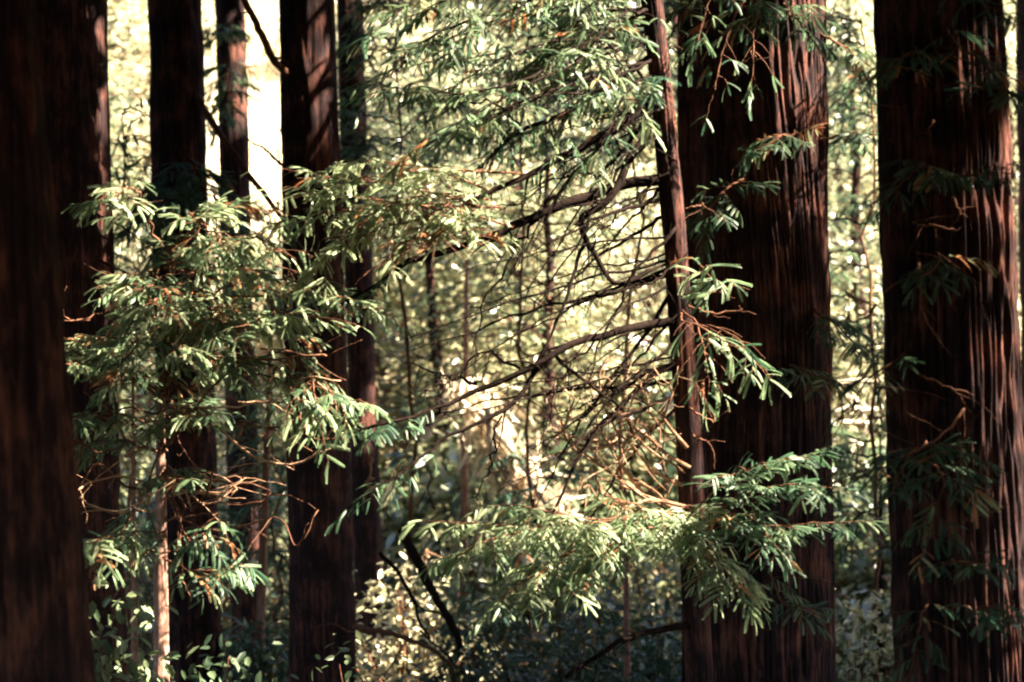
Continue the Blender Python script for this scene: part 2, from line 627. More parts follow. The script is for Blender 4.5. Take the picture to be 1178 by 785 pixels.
# ------------------------------------------------------------------ limbs with flat sprays of needles
def foliage_on(mbf, mbt, pts, start=0.2, n=16, tl=(0.25, 0.55), fl=(0.085, 0.15), droop=0.12, tone=(0.42, 0.2), flat=0.14, dead=0.03, gap=0.021, both=True, tilt=0.0):
    pts = np.asarray(pts, float)
    m = len(pts)
    T = nrm(np.gradient(pts, axis=0))
    for k in range(n + 1):
        f = start + (1 - start) * (k + RNG.uniform(0, 0.8)) / (n + 0.8)
        last = k == n
        f = 1.0 if last else min(f, 0.995)
        i = min(int(f * (m - 1)), m - 2)
        fr = f * (m - 1) - i
        p0 = pts[i] * (1 - fr) + pts[i + 1] * fr
        t = T[i]
        side = nrm(np.cross(t, [0, 0, 1.0]) + [0, 0, tilt])
        s = 1 if k % 2 else -1
        an = math.radians(RNG.uniform(35, 70)) if not last else RNG.uniform(-.2, .2)
        dr = nrm(math.cos(an) * t + s * math.sin(an) * side + [0, 0, RNG.normal(-0.05, flat)])
        ln = RNG.uniform(*tl) * (1.0 - 0.45 * f * f)
        mm = 7
        q = np.linspace(0, 1, mm)[:, None]
        tw = p0 + dr * ln * q + np.array([0, 0, -1.0]) * droop * ln * q ** 2
        tw = wob(tw, 0.012)
        tube(mbt, tw, np.linspace(0.0035, 0.0015, mm), 3, cap=False)
        nf = max(5, int(ln / gap))
        ff = np.linspace(0.12, 1.0, nf)
        ii = np.minimum((ff * (mm - 1)).astype(int), mm - 2)
        ft = (ff * (mm - 1) - ii)[:, None]
        pos = tw[ii] * (1 - ft) + tw[ii + 1] * ft
        td = nrm(np.gradient(tw, axis=0))[ii]
        nn = nrm(np.array([0, 0, 1.0]) + RNG.normal(0, 0.35, 3))
        sd = nrm(np.cross(td, nn))
        sg = np.where(np.arange(nf) % 2, 1.0, -1.0)
        sg[-1] = 0
        aa = np.radians(RNG.uniform(35, 62, nf))
        fd = np.cos(aa)[:, None] * td + (sg * np.sin(aa))[:, None] * sd + np.array([0, 0, -0.1]) + RNG.normal(0, 0.12, (nf, 3))
        fs = RNG.uniform(*fl, nf) * (0.7 + 0.5 * np.sin(np.pi * np.clip(ff, 0.1, .9)))
        base_t = RNG.normal(tone[0], tone[1] * 0.6)
        tn = np.clip(base_t + RNG.normal(0, tone[1] * 0.5, nf), 0, 0.84)
        if RNG.uniform() < dead * 1.6:
            tn = RNG.uniform(0.8, 1.0, nf)
        else:
            tn = np.where(RNG.uniform(0, 1, nf) < 0.008, 0.95, tn)
        keep = (RNG.uniform(0, 1, nf) > 0.12) & ~lit_gap(pos, 0.5, 0.5, 0.02)
        scatter(mbf, COMB, pos[keep], fd[keep], (nn + RNG.normal(0, 0.22, (nf, 3)))[keep], fs[keep], tn[keep])


def limb(tr, pts, r0=0.02, r1=0.005, fol=None, m=None, name='limb', side_twigs=0, n=22, wobble=0.03, label=None, fuzz=None):
    """pts: world points or pixel triplets; one limb (a part) and its foliage (a sub-part)"""
    base = np.array(tr.location)
    w = spline(np.array(pts, float), n)
    w = wob(w, wobble)
    mb, mf = MB(), MB()
    tube(mb, w, np.linspace(r0, r1, n), 7)
    T = nrm(np.gradient(w, axis=0))
    for k in range(side_twigs):
        i = int(RNG.uniform(0.15, 0.97) * (n - 1))
        ln = RNG.uniform(0.15, 0.6) * (1.1 - i / n)
        dr = nrm(T[i] * 0.6 + RNG.normal(0, 0.6, 3) * [1, 0.6, 1])
        q = np.linspace(0, 1, 6)[:, None]
        tw = wob(w[i] + dr * ln * q + np.array([0, 0, RNG.normal(-.08, .12)]) * ln * q * q, 0.018)
        rr = max(0.003, (r0 + (r1 - r0) * i / n) * 0.45)
        tube(mb, tw, np.linspace(rr, 0.002, 6), 4)
    fz = (int(45 * n / 22) if m is None and r0 > 0.02 else 0) if fuzz is None else fuzz
    for k in range(fz):
        i = int(RNG.uniform(0.03, 0.99) * (n - 1))
        dr = nrm(T[i] * 0.4 + RNG.normal(0, 0.7, 3))
        ln = RNG.uniform(0.04, 0.14)
        tube(mb, w[i] + dr * np.array([[0], [0.5], [1.0]]) * ln + np.array([[0, 0, 0], [0, 0, 0], [0, 0, -0.02]]), np.array([0.0045, 0.003, 0.0015]), 3, cap=False)
    if fol:
        foliage_on(mf, mb, w, **fol)
    o = link(name, mb.mesh(name, base, smooth=True), tr, m or M_TWIG)
    if label:
        o['label'] = label
    if mf.n:
        link('foliage', mf.mesh('foliage', base), o, M_NEEDLE)
    return o


def px(*t):
    return [P(*q) for q in t]


# ------------------------------------------------------------------ the large trunks
A = redwood('A', 'huge near-black trunk filling the left edge of the picture, closest of all', 6.2, -92, -90, 127, 188, nth=420, amp=0.05)
B = redwood('B', 'wide dark trunk with a thin red sunlit rim, half behind the black trunk at left', 12.8, 40, 52, 78, 90, nth=150, amp=0.06)
C = redwood('C', 'dark reddish trunk standing alone, first one right of the trunk with the sunlit rim', 15, 201, 222, 30, 34, nth=90)
D = redwood('D', 'slim trunk against the cream clearing, between two thicker reddish trunks', 19, 264, 286, 17, 18, nth=64)
E = redwood('E', 'straight red-brown trunk with ribbed bark, right of the cream clearing', 14, 353, 373, 31, 38, nth=90)
F = redwood('F', 'thin dark trunk close behind the right side of the straight ribbed trunk', 19, 402, 428, 15, 17, nth=60)
K = redwood('K', 'narrow black trunk squeezed against the left side of the thick red-topped trunk', 13.2, 794, 806, 15, 22, nth=60)
LL = redwood('L', 'thick trunk black on the left and sunlit red at upper right, right of centre', 11.5, 879, 889, 67, 69, nth=420)
MM = redwood('M', 'thick blotchy trunk near the right edge with sunlit patches down its right side', 8.0, 1079, 1109, 69, 75, nth=420, amp=0.14)
NN = redwood('N', 'blurred brown trunk cut off by the right edge, far behind the blotchy trunk', 20, 1198, 1212, 28, 31, nth=60, crown=False)
make_crown(NN, ALL_TREES['N']['ax'], ALL_TREES['N']['z'], 6.0, 20, ALL_TREES['N']['base'], nb=16)

# unseen redwoods added beyond the frame so their crowns shade the place
OFF = ((6.5, 11.9, 1.3), (9.5, 6.0, 1.3), (8.6, 14.0, 1.3), (12.5, 11.2, 1.3), (5.2, 5.2, 1.3), (11.8, 13.6, 1.3), (7.0, 2.5, 1.0), (3.8, -2.0, 1.0), (-3.6, 1.0, 0.5), (0.5, -5.0, 0.0), (14.5, 5.4, 1.3), (-8.5, 9.0, 2.0),
       (-4.0, -4.0, 0.0), (4.5, -5.5, 0.0), (-7.0, 3.5, 0.5), (8.0, -2.5, 0.0), (-1.8, -2.6, 0.3), (1.6, -2.4, 0.3), (-8.0, -2.0, 0.0), (5.4, 1.2, 0.8), (9.6, 17.3, 0.3), (13.2, 18.3, 0.3), (15.5, 8.95, 0.5), (8.2, 16.4, 2.0), (-9.0, 14.0, 0.0), (-11.5, 18.0, 0.0), (-12.0, 11.0, 0.0), (-10.5, 23.0, 0.0), (-6.5, 6.5, 1.0))
for k, (x, y, zc) in enumerate(OFF):
    zg = float(hz(x, y)) - 0.2
    hgt = RNG.uniform(15, 21)
    z = np.linspace(zg, hgt, 40)
    ax = np.stack([np.full(40, x), np.full(40, y), z], -1) + np.array([0.15, 0.1, 0]) * np.sin(z * 0.15)[:, None]
    base = np.array([x, y, zg])
    tr = thing('redwood_tree', 'unseen tall redwood added outside the frame, its crown shaped to shade the grove', 'tree', 'unseen redwoods added for shade', base)
    link('trunk', trunk_mesh(ax, np.linspace(0.42, 0.05, 40), 0.08, 40, base), tr, M_BARK)
    make_crown(tr, ax, z, zc, hgt, base, nb=80, reach=3.8, dens=1.0 if x > 6 else 0.8)

RNG = np.random.default_rng(5)
# ------------------------------------------------------------------ young redwoods
J = redwood('J', 'young redwood with long bare dark limbs reaching left, beside the narrow black trunk', 10.3, 748, 806, 12, 16, nth=72, amp=0.16, height=13,
            curve=((-400, 735), (0, 750), (120, 763), (300, 779), (500, 792), (785, 806)), crown=False)
JO = ALL_TREES['J']
make_crown(J, JO['ax'], JO['z'], 3.4, 13, JO['base'], nb=26, reach=2.4)
G = redwood('G', 'young tree with a pale pink stem and a mass of leafy limbs, left of centre', 10.0, 186, 186, 9, 13, nth=40, amp=0.08, m=M_BARK_PINK,
            curve=((0, 200), (300, 192), (480, 185), (785, 185)), crown=False, tip=P(195, 345, 10)[2])
H = redwood('H', 'pencil-thin pale sunlit stem just left of the pink young stem', 10.7, 150, 155, 4.5, 5.5, nth=24, amp=0.08, m=M_BARK_PINK, crown=False, tip=P(150, 400, 10.7)[2])
I = redwood('I', 'thin reddish stem leaning between the slim trunk and the straight ribbed trunk', 15, 326, 297, 6, 7.5, nth=24, amp=0.08, m=M_BARK_PINK, crown=False, tip=P(314, 340, 15)[2])
S1 = redwood('S1', 'thin reddish stem rising out of the sunlit brush in the middle of the picture', 21, 540, 532, 6, 7, nth=20, m=M_BARK_PINK, crown=False, tip=P(537, 300, 21)[2])
S2 = redwood('S2', 'short orange-brown stem below the bright hanging spray', 13, 712, 722, 5, 6.5, nth=20, m=M_BARK_PINK, crown=False, tip=P(716, 560, 13)[2])
S3 = redwood('S3', 'thin dark sapling stem in the gap between the two thick right-hand trunks', 19, 1010, 1014, 4, 5, nth=20, m=M_TWIG, crown=False, tip=P(1012, 500, 19)[2])

# long bare dark limbs of the young redwood
ND = dict(n=14, tl=(0.2, 0.42), tone=(0.3, 0.2))
limb(J, px((758, 112, 10.3), (707, 148, 10.1), (656, 178, 10.0), (595, 204, 9.8), (544, 229, 9.7), (490, 250, 9.6)), 0.037, 0.011, dict(start=0.45, **ND), side_twigs=6, wobble=0.05)
limb(J, px((772, 206, 10.3), (707, 222, 10.2), (656, 238, 10.1), (595, 262, 10.0), (554, 281, 9.9), (477, 302, 9.8), (426, 336, 9.7), (390, 350, 9.7)), 0.044, 0.011, dict(start=0.62, **ND), side_twigs=8, wobble=0.05)
limb(J, px((762, 128, 10.3), (725, 172, 10.2), (690, 225, 10.1), (665, 252, 10.1), (681, 290, 10.1), (712, 323, 10.1), (760, 306, 10.2)), 0.035, 0.013, None, side_twigs=4, wobble=0.04)
limb(J, px((668, 255, 10.1), (671, 278, 10.1), (656, 326, 10.0), (630, 392, 9.9), (605, 450, 9.9)), 0.019, 0.006, None, side_twigs=4)
limb(J, px((786, 362, 10.3), (750, 370, 10.2), (707, 380, 10.1), (656, 392, 10.0), (600, 418, 9.9), (543, 446, 9.9), (503, 466, 9.8), (442, 487, 9.7), (400, 500, 9.7)), 0.037, 0.008, dict(start=0.75, **ND), side_twigs=7, wobble=0.05)
limb(J, px((628, 402, 10.0), (610, 450, 9.9), (574, 477, 9.8), (518, 507, 9.7), (477, 533, 9.6), (400, 585, 9.5)), 0.021, 0.006, dict(start=0.7, n=8, tl=(0.15, 0.35), tone=(0.35, 0.2)), side_twigs=6, wobble=0.05)
limb(J, px((788, 420, 10.3), (750, 440, 10.2), (712, 472, 10.1), (676, 517, 10.1), (640, 584, 10.0), (610, 640, 10.0)), 0.024, 0.006, None, side_twigs=6)
limb(J, px((628, 400, 10.0), (675, 445, 10.0), (712, 480, 10.1), (745, 530, 10.1)), 0.016, 0.006, None, side_twigs=3)
limb(J, px((752, 60, 10.3), (700, 95, 10.2), (650, 130, 10.1), (600, 150, 10.0), (560, 185, 9.9)), 0.026, 0.008, dict(start=0.3, n=16, tl=(0.25, 0.5), tone=(0.3, 0.2)), side_twigs=5)
limb(J, px((803, 720, 10.3), (750, 727, 10.1), (707, 742, 9.9), (650, 780, 9.7)), 0.029, 0.013, None, side_twigs=2)
for q in (((755, 130), (690, 180), (610, 260), (560, 330)), ((760, 150), (700, 210), (640, 300), (600, 380)), ((775, 260), (730, 320), (690, 400), (660, 470)), ((785, 365), (720, 420), (660, 480), (600, 560)),
          ((700, 228), (660, 200), (610, 215), (560, 240)), ((640, 243), (600, 300), (560, 380), (545, 440)), ((690, 383), (650, 440), (620, 520)), ((600, 418), (560, 410), (510, 440), (470, 450)), ((543, 446), (520, 430), (480, 420), (440, 400)),
          ((780, 300), (740, 330), (700, 330), (650, 350)), ((770, 200), (700, 260), (680, 330)), ((500, 466), (470, 500), (455, 560)), ((576, 477), (560, 540), (550, 600)), ((600, 150), (560, 130), (500, 140), (450, 160))):
    limb(J, px(*[(x, y, 10.2 - 0.12 * i) for i, (x, y) in enumerate(q)]), RNG.uniform(0.008, 0.015), 0.003, None, side_twigs=5, wobble=0.08, fuzz=20)
for k in range(28):
    y0 = RNG.uniform(90, 470)
    x0 = 757 + (y0 - 90) * 0.09
    a = math.radians(RNG.uniform(8, 62))
    l = RNG.uniform(120, 330)
    dx, dy = -l * math.cos(a), l * math.sin(a)
    d1 = RNG.uniform(9.3, 10.8)
    limb(J, px((x0, y0, 10.3), (x0 + dx * 0.5, y0 + dy * 0.42, (10.3 + d1) / 2), (x0 + dx, y0 + dy, d1)), RNG.uniform(0.008, 0.018), 0.003, None, side_twigs=5, wobble=0.045, fuzz=30)
# leafy top limbs
TOPS = [((748, 10), (520, 30), (420, 120)), ((750, 40), (600, 60), (470, 118)), ((746, -40), (640, -10), (560, 60)), ((750, 70), (650, 90), (520, 150)),
        ((746, -60), (600, -50), (470, 20)), ((748, 20), (660, 30), (600, 110)), ((752, 90), (680, 70), (640, 160)), ((748, 0), (690, 0), (700, 90)),
        ((745, -60), (560, -40), (520, 40)), ((748, 50), (560, 110), (440, 100)), ((750, 10), (620, 80), (560, 200)), ((750, 30), (700, 40), (735, 120)), ((748, -20), (540, -20), (430, 40)),
        ((750, 60), (660, 110), (560, 130)), ((750, 10), (700, 20), (650, 60)), ((748, -30), (680, -10), (600, 20)), ((750, 80), (720, 100), (690, 180)), ((750, 30), (640, 60), (500, 70)), ((748, -50), (640, -60), (680, 20)), ((750, 40), (600, 90), (480, 170)), ((750, 0), (580, 10), (480, 60))]
for k, q in enumerate(TOPS):
    dd = 10.2 - 0.25 * (k % 5)
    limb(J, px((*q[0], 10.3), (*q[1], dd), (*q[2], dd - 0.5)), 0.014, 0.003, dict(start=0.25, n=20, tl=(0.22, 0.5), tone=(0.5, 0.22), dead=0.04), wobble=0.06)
# the yellow-green spray left of the middle, needles toned paler to imitate sun
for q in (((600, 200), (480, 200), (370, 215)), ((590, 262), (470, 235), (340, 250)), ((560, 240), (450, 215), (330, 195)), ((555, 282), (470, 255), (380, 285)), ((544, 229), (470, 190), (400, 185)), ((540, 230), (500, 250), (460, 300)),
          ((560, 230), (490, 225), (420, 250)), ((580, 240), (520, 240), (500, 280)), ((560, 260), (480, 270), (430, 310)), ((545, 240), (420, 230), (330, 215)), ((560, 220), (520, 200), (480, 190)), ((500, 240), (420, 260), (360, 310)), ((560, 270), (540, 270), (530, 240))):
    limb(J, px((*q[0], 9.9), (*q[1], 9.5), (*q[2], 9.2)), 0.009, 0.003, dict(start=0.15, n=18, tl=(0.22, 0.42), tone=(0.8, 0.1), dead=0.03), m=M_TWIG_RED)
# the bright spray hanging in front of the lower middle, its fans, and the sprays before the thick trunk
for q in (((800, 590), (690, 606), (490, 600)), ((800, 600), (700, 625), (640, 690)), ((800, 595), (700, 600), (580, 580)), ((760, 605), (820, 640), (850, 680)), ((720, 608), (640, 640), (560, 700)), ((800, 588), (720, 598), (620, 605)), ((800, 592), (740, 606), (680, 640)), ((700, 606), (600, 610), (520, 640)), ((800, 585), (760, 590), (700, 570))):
    limb(J, px((*q[0], 10.2), (*q[1], 9.8), (*q[2], 9.5)), 0.010, 0.003, dict(start=0.12, n=22, tl=(0.2, 0.42), tone=(0.7, 0.15), dead=0.008, droop=0.25), m=M_TWIG_RED)  # lighter needle tone puts part of the sunlit brightness into the colour
for q in (((795, 590), (850, 545), (935, 522)), ((800, 600), (870, 565), (950, 560)), ((800, 600), (860, 590), (900, 640)), ((800, 610), (850, 600), (980, 600))):
    limb(J, px((*q[0], 10.2), (*q[1], 9.6), (*q[2], 9.2)), 0.010, 0.003, dict(start=0.25, n=16, tl=(0.18, 0.36), tone=(0.35, 0.2), dead=0.02), m=M_TWIG_RED)
for q in (((785, 360), (800, 375), (850, 400)), ((786, 355), (810, 390), (815, 450)), ((785, 370), (840, 380), (880, 430)), ((786, 340), (830, 330), (800, 300))):
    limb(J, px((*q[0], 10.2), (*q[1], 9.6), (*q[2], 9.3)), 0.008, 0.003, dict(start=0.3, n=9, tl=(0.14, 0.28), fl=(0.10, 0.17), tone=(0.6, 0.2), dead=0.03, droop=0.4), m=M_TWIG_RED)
# bleached dead limbs at its foot
for q in (((790, 560), (750, 545), (705, 500), (690, 440), (700, 410)), ((790, 580), (740, 575), (690, 580), (670, 560), (672, 595)), ((790, 540), (740, 500), (720, 470), (745, 430)),
          ((780, 590), (720, 560), (660, 520), (640, 480)), ((785, 520), (760, 490), (765, 450), (750, 420)), ((710, 505), (690, 520), (650, 500), (655, 470), (640, 440)), ((740, 570), (720, 520), (735, 490), (700, 470))):
    for rpt in range(2):
        limb(J, px(*[(x + rpt * RNG.normal(0, 12), y + rpt * RNG.normal(0, 12), 10.2 - 0.05 * i + 0.06 * rpt) for i, (x, y) in enumerate(q)]), 0.016 - 0.005 * rpt, 0.004, None, m=M_DEAD, name='dead_limb', side_twigs=9, n=9, wobble=0.06)
for q in (((790, 350), (820, 355), (870, 362)), ((792, 470), (822, 488), (800, 440)), ((790, 240), (808, 236), (812, 238)), ((795, 500), (815, 510), (822, 540))):
    limb(J, px(*[(x, y, 10.0) for x, y in q]), 0.009, 0.004, None, m=M_TWIG_RED, name='dead_limb', side_twigs=3)

# the leafy mass of the pink-stemmed young tree
for k in range(44):
    tx = float(np.clip(RNG.normal(235, 125), 45, 500))
    ty = float(np.clip(RNG.normal(390, 85), 235, 560))
    if tx > 340:
        ty = min(ty, 460)
    y0 = ty + RNG.uniform(-60, 60)
    dd = RNG.uniform(8.8, 10.6)
    my = (y0 + ty) / 2 - RNG.uniform(0, 40)
    col = (0.5, 0.24) if ty > 420 else (0.66, 0.18)  # paler needles, more so on the upper limbs, imitate sun on the mass
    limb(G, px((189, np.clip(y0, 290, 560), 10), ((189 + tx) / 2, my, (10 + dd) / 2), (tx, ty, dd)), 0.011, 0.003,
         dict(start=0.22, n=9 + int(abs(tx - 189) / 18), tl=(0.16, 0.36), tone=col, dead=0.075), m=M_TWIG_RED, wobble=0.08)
for q, t_ in ((((300, 400), (350, 420), (372, 500)), .62), (((310, 410), (360, 430), (395, 470)), .62), (((280, 430), (330, 440), (350, 490)), .55), (((190, 500), (150, 600), (90, 650)), .5), (((190, 560), (220, 620), (250, 600)), .4), (((190, 610), (140, 610), (100, 625)), .6), (((188, 640), (230, 660), (280, 650)), .35)):
    limb(G, px((*q[0], 9.9), (*q[1], 9.4), (*q[2], 9.0)), 0.008, 0.003, dict(start=0.3, n=10, tl=(0.14, 0.3), fl=(0.10, 0.16), tone=(t_, 0.2), dead=0.06, droop=0.5), m=M_TWIG_RED)
for q in (((190, 470), (245, 490), (290, 528), (340, 538), (375, 505), (382, 465), (365, 440)), ((190, 430), (230, 380), (218, 345), (235, 330)), ((188, 560), (150, 560), (110, 530), (85, 570)), ((188, 500), (130, 480), (95, 500), (80, 560), (75, 590)),
          ((188, 520), (220, 480), (270, 430), (330, 400)), ((190, 540), (210, 600), (205, 650), (220, 690)), ((187, 620), (150, 650), (130, 690))):
    limb(G, px(*[(x, y, 9.9 - 0.12 * i) for i, (x, y) in enumerate(q)]), 0.011, 0.005, None, m=M_DEAD if q[0][1] == 470 else M_TWIG_RED, name='dead_limb', side_twigs=4)

for k in range(20):
    x0, y0 = RNG.uniform(80, 380), RNG.uniform(330, 600)
    l, b_ = RNG.uniform(40, 120) * RNG.choice([-1, 1]), RNG.uniform(-35, 45)
    d = RNG.uniform(9.0, 9.9)
    limb(G, px((190, np.clip(y0, 350, 640), 10), ((190 + x0) / 2, y0 + RNG.normal(0, 15), (d + 10) / 2), (x0, y0, d), (x0 + l * 0.5, y0 + b_, d - 0.1), (x0 + l, y0 + RNG.normal(0, 25), d - 0.15)), 0.008, 0.004, None, m=M_DEAD if k % 3 == 0 else M_TWIG_RED, name='dead_limb', side_twigs=5, wobble=0.05)
# limbs on the large trunks
limb(E, px((350, 100, 14.0), (325, 80, 13.75), (300, 41, 13.2), (278, -5, 13.0)), 0.045, 0.03, None, m=M_TWIG_RED, side_twigs=3)
limb(C, px((225, 110, 14.9), (236, 130, 14.6), (258, 165, 14.3), (285, 204, 14.0), (308, 232, 13.8), (330, 260, 13.6)), 0.045, 0.02, dict(start=0.75, n=6, tone=(.4, .2)), m=M_TWIG_RED, side_twigs=4)
limb(E, px((350, 225, 14.0), (318, 190, 13.6), (285, 160, 13.5)), 0.022, 0.01, None, side_twigs=3)
for q in (((110, 235, 12.6), (150, 245, 12.8), (178, 248, 13)), ((112, 245, 12.6), (150, 270, 12.8), (190, 290, 13)), ((114, 300, 12.6), (150, 320, 12.8), (170, 345, 13))):
    limb(B, px(*q), 0.012, 0.004, dict(start=0.3, n=7, tl=(.15, .3), tone=(.2, .15)), side_twigs=4)
for q in (((232, 190, 14.9), (190, 215, 14.3), (150, 260, 14)), ((215, 200, 14.8), (205, 230, 14.2), (180, 290, 14)), ((225, 250, 14.8), (240, 290, 14), (220, 340, 13.7)), ((210, 170, 14.8), (230, 205, 14.2), (245, 250, 14))):
    limb(C, px(*q), 0.012, 0.004, dict(start=0.2, n=16, tl=(.25, .5), fl=(.13, .2), tone=(.3, .2)), side_twigs=3)
for q in (((265, 60, 18.8), (262, 100, 18.3), (250, 140, 18)), ((270, 230, 18.8), (280, 250, 18), (300, 290, 17.8)), ((270, 20, 18.8), (255, 40, 18.3), (240, 30, 18)), ((275, 330, 18.8), (300, 330, 18), (320, 360, 17.8))):
    limb(D, px(*q), 0.012, 0.004, dict(start=0.1, n=14, tl=(.25, .5), fl=(.14, .22), tone=(.45, .2)), side_twigs=3)
for q in (((880, 10, 11.25), (830, -20, 10.4), (800, 60, 10.2)), ((880, 0, 11.25), (870, 30, 10.4), (865, 90, 10.2)), ((900, 0, 11.25), (910, 10, 10.6), (930, 40, 10.4)), ((850, -20, 11.25), (800, 0, 10.6), (760, 70, 10.4)), ((880, -30, 11.25), (840, 30, 10.4), (820, 110, 10.2)),
          ((940, 160, 11.25), (980, 152, 11.2), (1020, 160, 11)), ((930, 150, 11.25), (900, 158, 10.8), (870, 175, 10.7)), ((945, 40, 11.25), (975, 60, 11.3), (1010, 110, 11.2)), ((930, 350, 11.25), (960, 370, 10.8), (1000, 410, 10.6)), ((900, 420, 11.25), (930, 430, 10.6), (960, 440, 10.4)),
          ((860, 200, 11.25), (830, 220, 10.5), (815, 260, 10.4)), ((880, 640, 11.25), (900, 690, 10.6), (940, 700, 10.4))):
    limb(LL, px(*q), 0.012, 0.004, dict(start=0.2, n=12, tl=(.18, .36), tone=(.3, .2), dead=0.05), m=M_TWIG_RED, side_twigs=2)
for q in (((1080, 190, 7.86), (1110, 200, 7.38), (1160, 190, 7.18)), ((1070, 200, 7.86), (1060, 195, 7.38), (1020, 230, 7.18)), ((1060, 520, 7.86), (1080, 560, 7.38), (1060, 630, 7.18)), ((1070, 510, 7.86), (1100, 520, 7.38), (1120, 560, 7.18)), ((1070, 500, 7.86), (1050, 520, 7.38), (1030, 560, 7.18)),
          ((1040, 560, 7.86), (1000, 540, 7.48), (960, 560, 7.38)), ((1090, 640, 7.86), (1110, 650, 7.38), (1140, 640, 7.18)), ((1080, 20, 7.86), (1110, 60, 7.38), (1150, 80, 7.18)), ((1060, 60, 7.86), (1040, 60, 7.38), (1005, 90, 7.18)), ((1080, 290, 7.86), (1075, 300, 7.38), (1060, 320, 7.18)),
          ((1070, 680, 7.86), (1060, 720, 7.38), (1040, 790, 7.18)), ((1100, 700, 7.86), (1140, 700, 7.38), (1170, 720, 7.18)), ((1060, 400, 7.86), (1000, 440, 7.58), (960, 500, 7.48)), ((1090, -20, 7.86), (1120, 0, 7.38), (1180, 30, 7.18)), ((1130, 110, 7.86), (1150, 100, 7.38), (1190, 130, 7.18))):
    limb(MM, px(*q), 0.008, 0.003, dict(start=0.15, n=9, tl=(.13, .27), fl=(.07, .12), tone=(.15, .15), dead=0.04), m=M_TWIG_RED, side_twigs=2)
for q in (((1128, 440, 7.86), (1092, 500, 7.48), (1041, 528, 7.38), (985, 553, 7.28)), ((1080, 210, 7.86), (1100, 235, 7.58), (1112, 250, 7.58)), ((1040, 250, 7.86), (1070, 262, 7.58), (1105, 262, 7.58)), ((1055, 280, 7.86), (1060, 350, 7.48), (1085, 400, 7.48)), ((1080, 130, 7.86), (1072, 150, 7.58), (1070, 180, 7.58)), ((1100, 600, 7.86), (1130, 590, 7.48), (1160, 580, 7.38)), ((1045, 430, 7.86), (1080, 445, 7.58), (1120, 455, 7.58)), ((1060, 0, 7.86), (1080, 60, 7.58), (1110, 70, 7.58))):
    limb(MM, px(*q), 0.010, 0.004, None, m=M_TWIG_RED, name='dead_limb', side_twigs=3)

RNG = np.random.default_rng(4)
# ------------------------------------------------------------------ brush and trees on the hillside
def shrub_mesh(seed, h, w, nclump, nleaf, leaf, tone, tpl=LEAF, spread=0.3):
    global RNG
    keep_rng = RNG
    RNG = np.random.default_rng(seed)
    mf, ms = MB(), MB()
    for k in range(nclump):
        a = RNG.uniform(0, 2 * np.pi)
        rr = math.sqrt(RNG.uniform(0, 1)) * w
        zz = h * (0.18 + 0.82 * RNG.beta(1.6, 1.3)) * (1 - 0.35 * (rr / w) ** 2)
        c = np.array([math.cos(a) * rr, math.sin(a) * rr, zz])
        st = spline([[c[0] * 0.1, c[1] * 0.1, 0], [c[0] * 0.45, c[1] * 0.45, zz * 0.6], c], 7)
        tube(ms, wob(st, 0.06), np.linspace(0.014 + 0.004 * h, 0.004, 7), 4, cap=False)
        n = int(nleaf * RNG.uniform(0.5, 1.5))
        off = RNG.normal(0, 1, (n, 3)) * np.array([1, 1, 0.55]) * spread * RNG.uniform(0.7, 1.3)
        dr = nrm(off + RNG.normal(0, 0.25, (n, 3)))
        dr[:, 2] -= 0.2
        tn = np.clip(RNG.normal(tone, 0.13) + RNG.normal(0, 0.15, n), 0, 1)
        scatter(mf, tpl, c + off, dr, np.array([0, 0, 1.0]) + RNG.normal(0, 0.5, (n, 3)), RNG.uniform(0.7, 1.3, n) * leaf, tn)
    RNG = keep_rng
    return mf.mesh('foliage'), ms.mesh('stems')


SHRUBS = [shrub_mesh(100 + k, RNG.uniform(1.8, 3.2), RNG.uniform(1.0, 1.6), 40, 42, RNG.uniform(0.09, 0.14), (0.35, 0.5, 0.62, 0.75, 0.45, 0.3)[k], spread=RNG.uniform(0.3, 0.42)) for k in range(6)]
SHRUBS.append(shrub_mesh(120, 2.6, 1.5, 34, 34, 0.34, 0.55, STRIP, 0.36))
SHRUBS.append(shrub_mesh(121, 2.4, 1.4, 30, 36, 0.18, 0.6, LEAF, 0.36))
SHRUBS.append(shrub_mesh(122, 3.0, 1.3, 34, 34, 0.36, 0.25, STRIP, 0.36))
for f_, s_ in SHRUBS:
    f_.materials.append(M_BRUSH)
    s_.materials.append(M_TWIG_RED)
SHRUB_LABEL = ['dark green bush in the blurred brush of the far hillside', 'mid green bush in the blurred brush of the far hillside', 'yellow-green sunlit bush in the blurred brush of the far hillside',
               'pale straw-coloured bush in the blurred brush of the far hillside', 'olive bush in the blurred brush of the far hillside', 'deep green shaded bush in the blurred brush of the far hillside', 'ferny light green bush in the blurred brush of the far hillside',
               'large-leaved light bush in the blurred brush of the far hillside', 'ferny dark green bush in the blurred brush of the far hillside']
cnt = 0
yy = 20.5
